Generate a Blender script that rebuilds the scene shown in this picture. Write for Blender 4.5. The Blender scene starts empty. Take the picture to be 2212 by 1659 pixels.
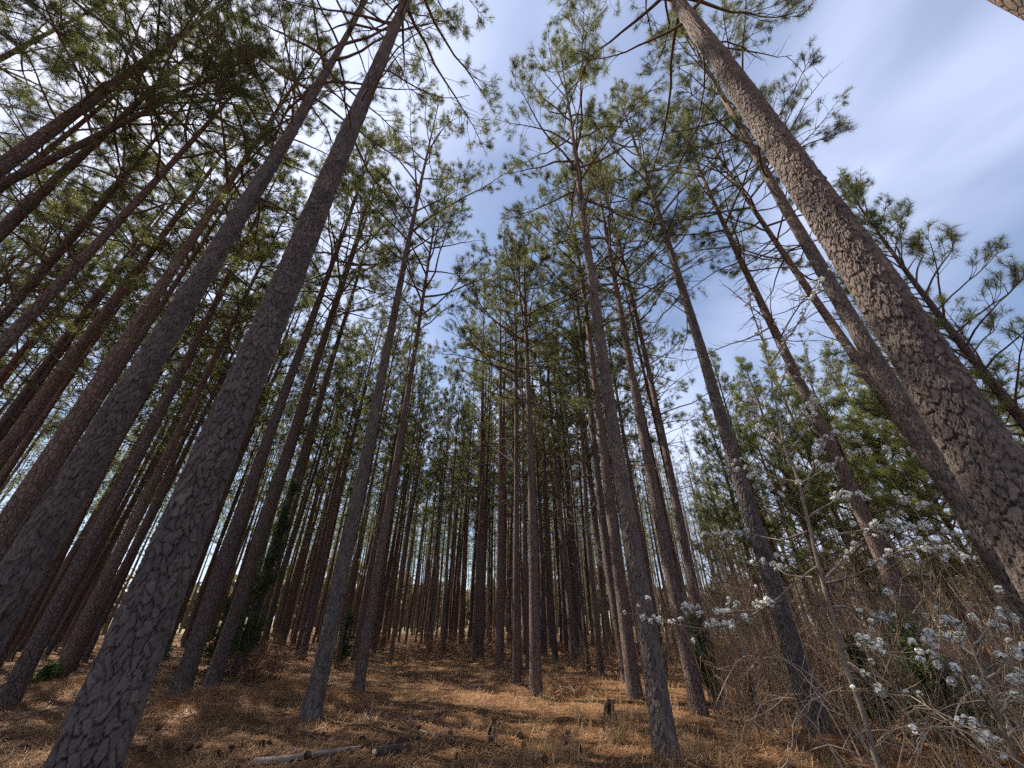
import bpy, math, time
import numpy as np
from mathutils import Vector, Matrix

T0 = time.time()
R = math.radians
sc = bpy.context.scene
col = sc.collection

# ------------------------------------------------------------------ camera
PITCH, CAM_H = 31.4, 1.5
cam_d = bpy.data.cameras.new('camera')
cam_d.sensor_width = 36.0
cam_d.lens = 36.0 * 831.0 / 2212.0
cam_d.clip_start, cam_d.clip_end = 0.05, 3000
cam = bpy.data.objects.new('camera', cam_d)
cam.location = (0, 0, CAM_H)
cam.rotation_euler = (R(90 + PITCH), 0, 0)
col.objects.link(cam)
sc.camera = cam

# ------------------------------------------------------------------ sky and sun
SUN_AZ, SUN_EL = -62.0, 54.0            # azimuth measured from +Y towards +X
world = bpy.data.worlds.new('World')
sc.world = world
world.use_nodes = True
wn, wl = world.node_tree.nodes, world.node_tree.links
wn.clear()
wo = wn.new('ShaderNodeOutputWorld')
bg = wn.new('ShaderNodeBackground')
bg.inputs['Strength'].default_value = 0.078
sky = wn.new('ShaderNodeTexSky')
sky.sky_type = 'NISHITA'
sky.sun_disc = False
sky.sun_elevation = R(SUN_EL)
sky.sun_rotation = R(SUN_AZ)
sky.altitude = 200
sky.air_density = 1.0
sky.dust_density = 1.1
sky.ozone_density = 3.5
tc = wn.new('ShaderNodeTexCoord')
mp = wn.new('ShaderNodeMapping')
mp.inputs['Scale'].default_value = (1.0, 1.0, 2.2)
mp.inputs['Rotation'].default_value = (0.7, 2.2, 0.8)
nz = wn.new('ShaderNodeTexNoise')
nz.inputs['Scale'].default_value = 1.5
nz.inputs['Detail'].default_value = 4
nz.inputs['Roughness'].default_value = 0.45
nz.inputs['Distortion'].default_value = 0.5
cr = wn.new('ShaderNodeValToRGB')
cr.color_ramp.elements[0].position = 0.36
cr.color_ramp.elements[0].color = (0.10, 0.10, 0.10, 1)
cr.color_ramp.elements[1].position = 0.68
cr.color_ramp.elements[1].color = (0.9, 0.9, 0.9, 1)
mx = wn.new('ShaderNodeMix')
mx.data_type = 'RGBA'
mx.inputs['B'].default_value = (5.0, 5.6, 7.5, 1)
wl.new(tc.outputs['Generated'], mp.inputs['Vector'])
wl.new(mp.outputs['Vector'], nz.inputs['Vector'])
wl.new(nz.outputs['Fac'], cr.inputs['Fac'])
wl.new(cr.outputs['Color'], mx.inputs['Factor'])
wl.new(sky.outputs['Color'], mx.inputs['A'])
wl.new(mx.outputs['Result'], bg.inputs['Color'])
wl.new(bg.outputs['Background'], wo.inputs['Surface'])

sun_d = bpy.data.lights.new('sun', 'SUN')
sun_d.energy = 5.0
sun_d.angle = R(0.55)
sun_d.color = (1.0, 0.93, 0.82)
sun = bpy.data.objects.new('sun', sun_d)
sdir = Vector((math.sin(R(SUN_AZ)) * math.cos(R(SUN_EL)), math.cos(R(SUN_AZ)) * math.cos(R(SUN_EL)), math.sin(R(SUN_EL))))
sun.rotation_euler = sdir.to_track_quat('Z', 'Y').to_euler()
sun.location = sdir * 60
col.objects.link(sun)

vs = sc.view_settings
vs.view_transform = 'Standard'
vs.look = 'None'
vs.exposure = 1.15
vs.gamma = 1.0
vs.use_curve_mapping = False
sc.cycles.max_bounces = 4
sc.cycles.diffuse_bounces = 3
sc.cycles.transmission_bounces = 3
sc.cycles.transparent_max_bounces = 8
sc.cycles.use_denoising = False
sc.cycles.use_adaptive_sampling = True
sc.cycles.adaptive_threshold = 0.03
sc.cycles.caustics_reflective = False
sc.cycles.caustics_refractive = False

# ------------------------------------------------------------------ pixels to directions (photo scaled to 2212 x 1659)
PX_F, PX_CX, PX_CY = 831.0, 1106.0, 829.5
_p = R(PITCH)

def ray(x, y):
    a, b = (x - PX_CX) / PX_F, -(y - PX_CY) / PX_F
    return np.array([a, math.cos(_p) - b * math.sin(_p), math.sin(_p) + b * math.cos(_p)])

MOUNDS = []                   # litter heaped round the pine feet

def ground_z(x, y):
    x, y = np.asarray(x, float), np.asarray(y, float)
    d = np.hypot(x, y)
    z = 0.04 * np.sin(x * 1.3 + 0.6 * y) * np.sin(y * 0.9 - 0.4 * x + 1.0) + 0.035 * np.sin(x * 2.9 - y * 1.1 + 2) * np.sin(y * 2.3 + x * 0.7)
    z = z + 0.05 * np.sin(x * 0.41 + 1.3) * np.sin(y * 0.37 + 0.5)
    bank = 1 / (1 + np.exp((x + 0.18 * y + 4.2) / 0.7))
    z = z + 0.13 * bank
    fade = np.clip((d - 1.0) / 4.0, 0, 1)
    far = np.clip((d - 60) / 120.0, 0, 1)
    z = z * fade * (1 - far)
    for mx_, my_, mh_ in MOUNDS:
        z = z + mh_ * np.exp(-((x - mx_) ** 2 + (y - my_) ** 2) / 0.16)
    return z

def on_ground(x, y):
    d = ray(x, y)
    z = 0.0
    for _ in range(12):
        t = (z - CAM_H) / d[2]
        z = float(ground_z(d[0] * t, d[1] * t))
    return np.array([d[0] * t, d[1] * t, z])

def at_dist(x, y, dist):
    d = ray(x, y)
    t = dist / math.hypot(d[0], d[1])
    return np.array([d[0] * t, d[1] * t, CAM_H + d[2] * t])

# ------------------------------------------------------------------ mesh helpers
class MB:
    """collects vertices and faces of one mesh"""
    def __init__(s):
        s.v, s.f3, s.f4, s.n = [], [], [], 0
    def add(s, v, f, m=0):
        v = np.asarray(v, np.float32).reshape(-1, 3)
        f = np.asarray(f, np.int64)
        if len(f):
            (s.f3 if f.shape[1] == 3 else s.f4).append((f + s.n, m))
        s.v.append(v)
        s.n += len(v)
    def merge(s, other, M, mat_off=0):
        for_v = np.concatenate(other.v) if other.v else np.zeros((0, 3))
        v = for_v @ np.asarray(M)[:3, :3].T + np.asarray(M)[:3, 3]
        for f, m in other.f3:
            s.f3.append((f + s.n, m + mat_off))
        for f, m in other.f4:
            s.f4.append((f + s.n, m + mat_off))
        s.v.append(v.astype(np.float32))
        s.n += len(v)
    def mesh(s, name, mats, smooth=True):
        me = bpy.data.meshes.new(name)
        V = np.concatenate(s.v).astype(np.float32) if s.v else np.zeros((0, 3), np.float32)
        li, ls, lt, mi = [], [], [], []
        start = 0
        for k, lst in ((3, s.f3), (4, s.f4)):
            for f, m in lst:
                li.append(f.ravel())
                n = len(f)
                ls.append(start + k * np.arange(n))
                lt.append(np.full(n, k))
                mi.append(np.full(n, m))
                start += k * n
        li, ls, lt, mi = (np.concatenate(a).astype(np.int32) for a in (li, ls, lt, mi))
        me.vertices.add(len(V)); me.vertices.foreach_set('co', V.ravel())
        me.loops.add(len(li)); me.loops.foreach_set('vertex_index', li)
        me.polygons.add(len(ls)); me.polygons.foreach_set('loop_start', ls)
        try:
            me.polygons.foreach_set('loop_total', lt)
        except Exception:
            pass
        me.polygons.foreach_set('material_index', mi)
        me.polygons.foreach_set('use_smooth', np.full(len(ls), smooth))
        for m in mats:
            me.materials.append(m)
        me.update(calc_edges=True)
        return me

def link(name, data, parent=None, loc=None, rot=None, scl=None):
    o = bpy.data.objects.new(name, data)
    col.objects.link(o)
    if parent is not None:
        o.parent = parent
    if loc is not None: o.location = loc
    if rot is not None: o.rotation_euler = rot
    if scl is not None: o.scale = scl if hasattr(scl, '__len__') else (scl, scl, scl)
    return o

def tag(o, label=None, cat=None, group=None, kind=None):
    if label: o['label'] = label
    if cat: o['category'] = cat
    if group: o['group'] = group
    if kind: o['kind'] = kind
    return o

def unit(v):
    v = np.asarray(v, float)
    return v / (np.linalg.norm(v) + 1e-12)

def tube(mb, P, rad, sides=6, m=0, cap=True):
    P = np.asarray(P, float)
    n = len(P)
    rad = np.broadcast_to(np.asarray(rad, float), (n,))
    tg = np.gradient(P, axis=0)
    tg /= np.linalg.norm(tg, axis=1)[:, None] + 1e-12
    d = unit(P[-1] - P[0])
    ref = np.array([0, 0, 1.0]) if abs(d[2]) < 0.8 else np.array([1.0, 0, 0])
    a = np.cross(tg, ref); a /= np.linalg.norm(a, axis=1)[:, None] + 1e-12
    b = np.cross(tg, a)
    th = np.arange(sides) * 2 * np.pi / sides
    V = P[:, None, :] + rad[:, None, None] * (np.cos(th)[None, :, None] * a[:, None, :] + np.sin(th)[None, :, None] * b[:, None, :])
    i = np.arange(n - 1)[:, None] * sides
    j = np.arange(sides)[None, :]
    j2 = (j + 1) % sides
    F = np.stack([i + j, i + j2, i + sides + j2, i + sides + j], -1).reshape(-1, 4)
    mb.add(V.reshape(-1, 3), F, m)
    if cap:
        c = mb.n
        mb.add([P[-1] + tg[-1] * rad[-1] * 0.6], np.zeros((0, 3), int), m)
        base = c - sides
        mb.f3.append((np.stack([base + np.arange(sides), base + (np.arange(sides) + 1) % sides, np.full(sides, c)], -1), m))

def wander(rng, p0, d0, L, n, wig=0.1, up=0.0):
    """a slightly crooked line from p0 along d0"""
    P = [np.array(p0, float)]
    d = unit(d0)
    for k in range(n):
        d = unit(d + rng.normal(0, wig, 3) + np.array([0, 0, up]))
        P.append(P[-1] + d * L / n)
    return np.array(P)

# ------------------------------------------------------------------ materials
def mat(name):
    m = bpy.data.materials.new(name)
    m.use_nodes = True
    nt = m.node_tree
    b = nt.nodes['Principled BSDF']
    b.inputs['Roughness'].default_value = 0.85
    b.inputs['Specular IOR Level'].default_value = 0.2
    return m, nt, b

def ramp(nt, stops):
    r = nt.nodes.new('ShaderNodeValToRGB')
    e = r.color_ramp.elements
    while len(e) < len(stops):
        e.new(0.5)
    for k, (p, c) in enumerate(stops):
        e[k].position = p
        e[k].color = (*c, 1)
    return r

def noise(nt, vec, scale, detail=4, rough=0.55, dist=0.0):
    n = nt.nodes.new('ShaderNodeTexNoise')
    n.inputs['Scale'].default_value = scale
    n.inputs['Detail'].default_value = detail
    n.inputs['Roughness'].default_value = rough
    n.inputs['Distortion'].default_value = dist
    if vec is not None:
        nt.links.new(vec, n.inputs['Vector'])
    return n

def mapping(nt, src, scale):
    tcn = nt.nodes.new('ShaderNodeTexCoord')
    mpn = nt.nodes.new('ShaderNodeMapping')
    mpn.inputs['Scale'].default_value = scale
    nt.links.new(tcn.outputs[src], mpn.inputs['Vector'])
    return mpn.outputs['Vector']

def mixc(nt, fac, a, b, mode='MIX'):
    n = nt.nodes.new('ShaderNodeMix')
    n.data_type = 'RGBA'
    n.blend_type = mode
    for key, v in (('Factor', fac), ('A', a), ('B', b)):
        if hasattr(v, 'links') or isinstance(v, bpy.types.NodeSocket):
            nt.links.new(v, n.inputs[key])
        elif key == 'Factor':
            n.inputs[key].default_value = v
        else:
            n.inputs[key].default_value = (*v, 1)
    return n.outputs['Result']

def bark_material(name, relief):
    """relief: plates are in the mesh, the material gives only grain; otherwise the plates are bump"""
    m, nt, b = mat(name)
    vec = mapping(nt, 'Object', (1, 1, 0.55))
    n1 = noise(nt, vec, 9, 5, 0.6)
    n2 = noise(nt, vec, 55, 4, 0.65)
    n3 = noise(nt, mapping(nt, 'Object', (1, 1, 0.3)), 2.0, 3)
    k_ = (0.70, 0.68, 0.69) if relief else (0.84, 0.69, 0.65)
    c = ramp(nt, [(p_, tuple(a_ * b_ for a_, b_ in zip(c_, k_))) for p_, c_ in [(0.28, (0.12, 0.103, 0.093)), (0.5, (0.17, 0.148, 0.134)), (0.75, (0.235, 0.205, 0.182))]])
    nt.links.new(n1.outputs['Fac'], c.inputs['Fac'])
    lich = ramp(nt, [(0.52, (0, 0, 0)), (0.7, (1, 1, 1))])
    nt.links.new(n3.outputs['Fac'], lich.inputs['Fac'])
    lf = nt.nodes.new('ShaderNodeMath'); lf.operation = 'MULTIPLY'; lf.inputs[1].default_value = 0.45
    nt.links.new(lich.outputs['Color'], lf.inputs[0])
    cc = mixc(nt, lf.outputs[0], c.outputs['Color'], (0.20, 0.175, 0.145))
    bump = nt.nodes.new('ShaderNodeBump')
    if relief:
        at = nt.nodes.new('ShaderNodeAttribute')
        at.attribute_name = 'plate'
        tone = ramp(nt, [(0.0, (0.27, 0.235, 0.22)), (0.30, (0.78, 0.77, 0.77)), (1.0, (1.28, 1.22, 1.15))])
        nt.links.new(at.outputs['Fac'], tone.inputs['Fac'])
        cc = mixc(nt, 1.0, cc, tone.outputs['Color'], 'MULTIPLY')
        bump.inputs['Strength'].default_value = 0.5
        bump.inputs['Distance'].default_value = 0.006
        nt.links.new(n2.outputs['Fac'], bump.inputs['Height'])
    else:
        wv = noise(nt, mapping(nt, 'Object', (1, 1, 1)), 5, 3)
        mpn = mapping(nt, 'Object', (19, 19, 8))
        wob = nt.nodes.new('ShaderNodeVectorMath'); wob.operation = 'ADD'
        nt.links.new(mpn, wob.inputs[0]); nt.links.new(wv.outputs['Color'], wob.inputs[1])
        vo = nt.nodes.new('ShaderNodeTexVoronoi'); vo.feature = 'DISTANCE_TO_EDGE'
        vo.inputs['Scale'].default_value = 1.0
        nt.links.new(wob.outputs[0], vo.inputs['Vector'])
        e = ramp(nt, [(0.0, (0, 0, 0)), (0.11, (1, 1, 1))])
        nt.links.new(vo.outputs['Distance'], e.inputs['Fac'])
        cc = mixc(nt, e.outputs['Color'], (0.075, 0.058, 0.05), cc)
        add = nt.nodes.new('ShaderNodeMath'); add.operation = 'MULTIPLY_ADD'
        nt.links.new(n2.outputs['Fac'], add.inputs[0]); add.inputs[1].default_value = 0.35
        nt.links.new(e.outputs['Color'], add.inputs[2])
        bump.inputs['Strength'].default_value = 0.9
        bump.inputs['Distance'].default_value = 0.018
        nt.links.new(add.outputs[0], bump.inputs['Height'])
    # younger, warmer scaly bark high up the stem
    sep = nt.nodes.new('ShaderNodeSeparateXYZ')
    nt.links.new(mapping(nt, 'Object', (1, 1, 1)), sep.inputs[0])
    mr = nt.nodes.new('ShaderNodeMapRange')
    mr.inputs['From Min'].default_value = 8; mr.inputs['From Max'].default_value = 17
    nt.links.new(sep.outputs['Z'], mr.inputs['Value'])
    warm = mixc(nt, 1.0, cc, (1.25, 0.98, 0.78), 'MULTIPLY')
    cc = mixc(nt, mr.outputs['Result'], cc, warm)
    oi = nt.nodes.new('ShaderNodeObjectInfo')
    rr = ramp(nt, [(0, (0.78, 0.76, 0.78)), (0.5, (1.0, 0.97, 0.95)), (1, (1.3, 1.18, 1.08))])
    nt.links.new(oi.outputs['Random'], rr.inputs['Fac'])
    cc = mixc(nt, 1.0, cc, rr.outputs['Color'], 'MULTIPLY')
    nt.links.new(cc, b.inputs['Base Color'])
    nt.links.new(bump.outputs['Normal'], b.inputs['Normal'])
    return m

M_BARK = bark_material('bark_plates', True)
M_BARK_FAR = bark_material('bark', False)

def plain_material(name, c0, c1, scale=12, rough=0.85, bump=0.0):
    m, nt, b = mat(name)
    n = noise(nt, mapping(nt, 'Object', (1, 1, 1)), scale, 4, 0.6)
    r = ramp(nt, [(0.3, c0), (0.7, c1)])
    nt.links.new(n.outputs['Fac'], r.inputs['Fac'])
    nt.links.new(r.outputs['Color'], b.inputs['Base Color'])
    b.inputs['Roughness'].default_value = rough
    if bump:
        bp = nt.nodes.new('ShaderNodeBump')
        bp.inputs['Strength'].default_value = 0.7
        bp.inputs['Distance'].default_value = bump
        nt.links.new(n.outputs['Fac'], bp.inputs['Height'])
        nt.links.new(bp.outputs['Normal'], b.inputs['Normal'])
    return m

def leaf_material(name, c0, c1, trans=0.35, scale=2.5, per_object=True, tcol=None):
    m, nt, b = mat(name)
    n = noise(nt, mapping(nt, 'Object', (1, 1, 1)), scale, 3, 0.6)
    r = ramp(nt, [(0.3, c0), (0.72, c1)])
    nt.links.new(n.outputs['Fac'], r.inputs['Fac'])
    c = r.outputs['Color']
    if per_object:
        oi = nt.nodes.new('ShaderNodeObjectInfo')
        rr = ramp(nt, [(0, (0.8, 0.82, 0.8)), (1, (1.2, 1.15, 1.1))])
        nt.links.new(oi.outputs['Random'], rr.inputs['Fac'])
        c = mixc(nt, 1.0, c, rr.outputs['Color'], 'MULTIPLY')
    nt.links.new(c, b.inputs['Base Color'])
    b.inputs['Roughness'].default_value = 0.5
    b.inputs['Specular IOR Level'].default_value = 0.35
    t = nt.nodes.new('ShaderNodeBsdfTranslucent')
    nt.links.new(mixc(nt, 1.0, c, tcol or (1.5, 1.5, 0.9), 'MULTIPLY'), t.inputs['Color'])
    ms = nt.nodes.new('ShaderNodeMixShader')
    ms.inputs[0].default_value = trans
    out = nt.nodes['Material Output']
    nt.links.new(b.outputs[0], ms.inputs[1]); nt.links.new(t.outputs[0], ms.inputs[2])
    nt.links.new(ms.outputs[0], out.inputs['Surface'])
    return m

M_NEEDLE = leaf_material('pine_needles', (0.07, 0.082, 0.036), (0.15, 0.158, 0.066), 0.45, 2.5, True, (1.4, 1.4, 0.92))
M_NEEDLE_YOUNG = leaf_material('young_pine_needles', (0.12, 0.14, 0.05), (0.21, 0.225, 0.09), 0.45)
M_TWIG = plain_material('twig_wood', (0.075, 0.058, 0.046), (0.15, 0.115, 0.09), 6)
M_DEADWOOD = plain_material('dead_wood', (0.15, 0.12, 0.10), (0.30, 0.25, 0.21), 9, bump=0.004)
M_CEDAR = leaf_material('cedar_foliage', (0.04, 0.065, 0.022), (0.085, 0.125, 0.045), 0.3)
M_BROWNTWIG = plain_material('brush_twigs', (0.14, 0.085, 0.05), (0.33, 0.215, 0.13), 1.7)
M_PALETWIG = plain_material('bramble_cane', (0.26, 0.19, 0.13), (0.46, 0.36, 0.26), 5)
M_GREYTWIG = plain_material('sapling_bark', (0.14, 0.11, 0.09), (0.34, 0.28, 0.22), 3)
M_STRAW = leaf_material('pine_straw', (0.17, 0.078, 0.035), (0.50, 0.29, 0.14), 0.2, 6.0, False, (1.1, 1.0, 0.8))
M_DRYGRASS = leaf_material('dry_grass', (0.30, 0.19, 0.09), (0.55, 0.39, 0.20), 0.3, 2.0, False, (1.1, 1.0, 0.8))
M_DEADLEAF = leaf_material('dead_leaves', (0.11, 0.05, 0.025), (0.24, 0.115, 0.055), 0.2, 3.0, False, (1.1, 1.0, 0.8))
M_PETAL = leaf_material('pear_petals', (0.72, 0.70, 0.66), (0.82, 0.81, 0.78), 0.35, 20.0, False, (1, 1, 1))
M_PEARLEAF = leaf_material('pear_leaf', (0.10, 0.16, 0.04), (0.18, 0.25, 0.07), 0.4, 8.0, False)
M_PEARBARK = plain_material('pear_bark', (0.11, 0.085, 0.068), (0.27, 0.215, 0.165), 14, bump=0.003)
M_CONE = plain_material('pine_cone', (0.045, 0.028, 0.018), (0.12, 0.075, 0.045), 30)
M_CUT = plain_material('cut_wood', (0.36, 0.26, 0.16), (0.52, 0.40, 0.27), 20)

# ------------------------------------------------------------------ ground
def ground_material():
    m, nt, b = mat('forest_floor')
    vec = mapping(nt, 'Object', (1, 1, 1))
    n1 = noise(nt, vec, 0.8, 6, 0.6)
    n2 = noise(nt, vec, 9, 6, 0.7, 0.6)
    n3 = noise(nt, mapping(nt, 'Object', (1, 1, 1)), 46, 3, 0.7, 1.5)
    c1 = ramp(nt, [(0.3, (0.075, 0.036, 0.018)), (0.5, (0.17, 0.088, 0.042)), (0.72, (0.31, 0.18, 0.09))])
    nt.links.new(n2.outputs['Fac'], c1.inputs['Fac'])
    c2 = ramp(nt, [(0.35, (0.62, 0.55, 0.5)), (0.65, (1.15, 1.1, 1.05))])
    nt.links.new(n1.outputs['Fac'], c2.inputs['Fac'])
    cc = mixc(nt, 1.0, c1.outputs['Color'], c2.outputs['Color'], 'MULTIPLY')
    # mown field beyond the stand
    geo = nt.nodes.new('ShaderNodeVectorMath'); geo.operation = 'LENGTH'
    nt.links.new(vec, geo.inputs[0])
    mr = nt.nodes.new('ShaderNodeMapRange')
    mr.inputs['From Min'].default_value = 48; mr.inputs['From Max'].default_value = 62
    nt.links.new(geo.outputs['Value'], mr.inputs['Value'])
    fld = ramp(nt, [(0.3, (0.16, 0.13, 0.065)), (0.7, (0.27, 0.215, 0.11))])
    nt.links.new(noise(nt, vec, 0.25, 5).outputs['Fac'], fld.inputs['Fac'])
    cc = mixc(nt, mr.outputs['Result'], cc, fld.outputs['Color'])
    nt.links.new(cc, b.inputs['Base Color'])
    bp = nt.nodes.new('ShaderNodeBump')
    bp.inputs['Strength'].default_value = 0.9; bp.inputs['Distance'].default_value = 0.03
    ad = nt.nodes.new('ShaderNodeMath'); ad.operation = 'ADD'
    nt.links.new(n2.outputs['Fac'], ad.inputs[0]); nt.links.new(n3.outputs['Fac'], ad.inputs[1])
    nt.links.new(ad.outputs[0], bp.inputs['Height'])
    nt.links.new(bp.outputs['Normal'], b.inputs['Normal'])
    return m

def axis(lo, hi, step, far):
    core = np.arange(lo, hi + step / 2, step)
    g = [step]
    out = []
    x = 0
    while x < far:
        g.append(g[-1] * 1.22); x += g[-1]; out.append(x)
    out = np.array(out)
    return np.concatenate([(lo - out)[::-1], core, hi + out])

# ------------------------------------------------------------------ pine branches (local +X outwards, +Z up)
def tufts(mb, C, D, rng, n=32, ln=(0.11, 0.18), w=0.0055, m=1, back=0.14, spread=(18, 88)):
    """star-like bundles of needles at points C pointing along D"""
    C, D = np.asarray(C, float), np.asarray(D, float)
    k = len(C)
    if not k:
        return
    c = np.repeat(C, n, 0); d = np.repeat(D, n, 0)
    N = len(c)
    rnd = rng.normal(size=(N, 3))
    per = rnd - (rnd * d).sum(1)[:, None] * d
    per /= np.linalg.norm(per, axis=1)[:, None] + 1e-9
    a = np.radians(rng.uniform(spread[0], spread[1], N))[:, None]
    q = d * np.cos(a) + per * np.sin(a)
    base = c - d * rng.uniform(0, back, N)[:, None]
    L = rng.uniform(ln[0], ln[1], N)[:, None]
    side = np.cross(q, rng.normal(size=(N, 3)))
    side /= np.linalg.norm(side, axis=1)[:, None] + 1e-9
    tip = base + q * L + np.array([0, 0, -0.02]) * rng.uniform(0, 1, N)[:, None]
    V = np.stack([base - side * w / 2, base + side * w / 2, tip], 1).reshape(-1, 3)
    mb.add(V, np.arange(3 * N).reshape(-1, 3), m)

def live_branch(L, seed, elev=15, needles=31, w=0.0046, dens=1.0):
    """returns (wood, needles) builders"""
    rng = np.random.default_rng(seed)
    wood, leaf = MB(), MB()
    e = R(elev)
    P = wander(rng, (0, 0, 0), (math.cos(e), 0, math.sin(e)), L, 9, 0.10, 0.035)
    r0 = 0.008 + 0.0085 * L
    tube(wood, P, np.linspace(r0, 0.004, len(P)), 6)
    C, D = [P[-1]], [unit(P[-1] - P[-2])]
    nsec = int(5.2 * L * dens) + 2
    for t in np.sort(0.42 + 0.56 * rng.uniform(0, 1, nsec) ** 0.8):
        i = min(int(t * 9), 8)
        p = P[i] + (P[i + 1] - P[i]) * (t * 9 - i)
        d = unit(P[i + 1] - P[i])
        sgn = rng.choice([-1, 1])
        s = unit(np.cross([0, 0, 1], d)) * sgn
        d2 = unit(d * rng.uniform(0.5, 1.0) + s * rng.uniform(0.4, 0.9) + np.array([0, 0, rng.uniform(-0.15, 0.45)]))
        l2 = (0.16 + 0.42 * L * (1.05 - t)) * rng.uniform(0.6, 1.2)
        S = wander(rng, p, d2, l2, 5, 0.13, 0.05)
        tube(wood, S, np.linspace(0.0045 + 0.004 * l2, 0.0028, 6), 4)
        C.append(S[-1]); D.append(unit(S[-1] - S[-2]))
        for u in rng.uniform(0.55, 0.98, int(2 + 4.5 * l2)):
            j = min(int(u * 5), 4)
            q = S[j] + (S[j + 1] - S[j]) * (u * 5 - j)
            d3 = unit(unit(S[j + 1] - S[j]) + rng.normal(0, 0.65, 3) + np.array([0, 0, 0.25]))
            K = wander(rng, q, d3, rng.uniform(0.07, 0.20), 2, 0.12, 0.08)
            tube(wood, K, [0.0035, 0.003, 0.0025], 3)
            C.append(K[-1]); D.append(unit(K[-1] - K[-2]))
    tufts(leaf, C, D, rng, needles, w=w, m=0)
    return wood, leaf

def dead_branch(L, seed):
    rng = np.random.default_rng(seed)
    wood = MB()
    e = R(rng.uniform(-8, 30))
    P = wander(rng, (0, 0, 0), (math.cos(e), 0, math.sin(e)), L, 7, 0.13, 0.02)
    tube(wood, P, np.linspace(0.010 + 0.005 * L, 0.004, len(P)), 5)
    for t in rng.uniform(0.25, 0.95, int(3.2 * L) + 1):
        i = min(int(t * 7), 6)
        p = P[i] + (P[i + 1] - P[i]) * (t * 7 - i)
        d2 = unit(unit(P[i + 1] - P[i]) + rng.normal(0, 0.6, 3))
        S = wander(rng, p, d2, L * rng.uniform(0.12, 0.4), 4, 0.16)
        tube(wood, S, np.linspace(0.006, 0.002, 5), 3)
    return wood

LEN = [0.65, 1.2, 1.8, 2.5, 3.2, 4.1]
BR = {}                       # length class -> list of (wood, needles)
for li, L in enumerate(LEN):
    BR[li] = [live_branch(L, 100 + 10 * li + k, elev=0) for k in range(4)]
BRY = {li: [live_branch(L, 200 + 10 * li + k, 0, 32, 0.0048, 0.95) for k in range(4)] for li, L in enumerate(LEN)}
DB = {li: [dead_branch(L, 300 + 10 * li + k) for k in range(4)] for li, L in enumerate([0.5, 1.0, 1.6, 2.3])}
BR_ME = {li: [(w.mesh('branch_wood', [M_TWIG]), n.mesh('needles', [M_NEEDLE], False)) for w, n in v] for li, v in BR.items()}
DB_ME = {li: [w.mesh('dead_branch', [M_TWIG]) for w in v] for li, v in DB.items()}

def frame(z, az, elev, roll, s, xy=(0, 0)):
    """matrix that puts a branch at height z on the stem"""
    return Matrix.Translation((xy[0], xy[1], z)) @ Matrix.Rotation(az, 4, 'Z') @ Matrix.Rotation(-elev, 4, 'Y') @ Matrix.Rotation(roll, 4, 'X') @ Matrix.Scale(s, 4)

def branch_plan(H, live, seed, lmax=2.9, n_live=42, n_dead=14, dead_from=0.30):
    """list of (kind, length class, variant, z, azimuth, elevation, roll, scale)"""
    rng = np.random.default_rng(seed)
    out = []
    z0 = live * H
    az = rng.uniform(0, 6.28)
    for k in range(n_live):
        t = (k + rng.uniform(0, 0.8)) / n_live
        z = z0 + (H - z0 - 0.25) * t
        prof = (0.55 + 0.45 * min(1, t / 0.18)) * (1 - t) ** 0.62
        L = max(0.5, lmax * prof * rng.uniform(0.7, 1.15))
        li = int(np.argmin([abs(L - l) for l in LEN]))
        az += 2.399 + rng.normal(0, 0.35)
        el = R(8 + 52 * t ** 0.8 + rng.normal(0, 9))
        out.append((1, li, int(rng.integers(4)), z, az, el, rng.normal(0, 0.5), float(np.clip(L / LEN[li], 0.8, 1.2))))
    for k in range(4):       # leader
        out.append((1, 0, k, H - 0.12 * k - 0.1, az + k * 1.9, R(72 - 6 * k), 0, 0.9))
    for k in range(n_dead):
        z = H * (dead_from + (live - dead_from + 0.05) * rng.uniform(0, 1) ** 0.75)
        li = int(rng.choice([0, 1, 2, 3], p=[0.3, 0.3, 0.25, 0.15]))
        out.append((0, li, int(rng.integers(4)), z, rng.uniform(0, 6.28), R(rng.normal(8, 16)), rng.uniform(0, 6.28), rng.uniform(0.8, 1.2)))
    return out

def stem_r(z, H, dbh):
    t = np.clip(z / H, 0, 1)
    return dbh / 2 * (1.03 - 0.97 * t ** 1.15) * (1 + 0.17 * np.exp(-np.maximum(z, 0) / 0.9) + 0.22 * np.exp(-np.maximum(z, 0) / 0.18)) + 0.006

def sweep(z, H, amp, ph):
    """gentle crook of a stem, zero at the foot"""
    z = np.asarray(z, float)
    return (amp * np.sin(z / H * 5.1 + ph) * np.minimum(1, z / 4) - 0 * z, amp * np.cos(z / H * 4.0 + 1.7 * ph) * np.minimum(1, z / 4))

def plain_stem(H, dbh, seed, nz_=26, sides=10, z_bot=-0.25):
    rng = np.random.default_rng(seed)
    z = z_bot + (H - z_bot) * np.linspace(0, 1, nz_) ** 1.5
    amp, ph = rng.uniform(0.03, 0.11), rng.uniform(0, 6)
    sx, sy = sweep(z, H, amp, ph)
    mb = MB()
    tube(mb, np.stack([sx, sy, z], -1), stem_r(z, H, dbh), sides)
    return mb, (amp, ph)

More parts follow.
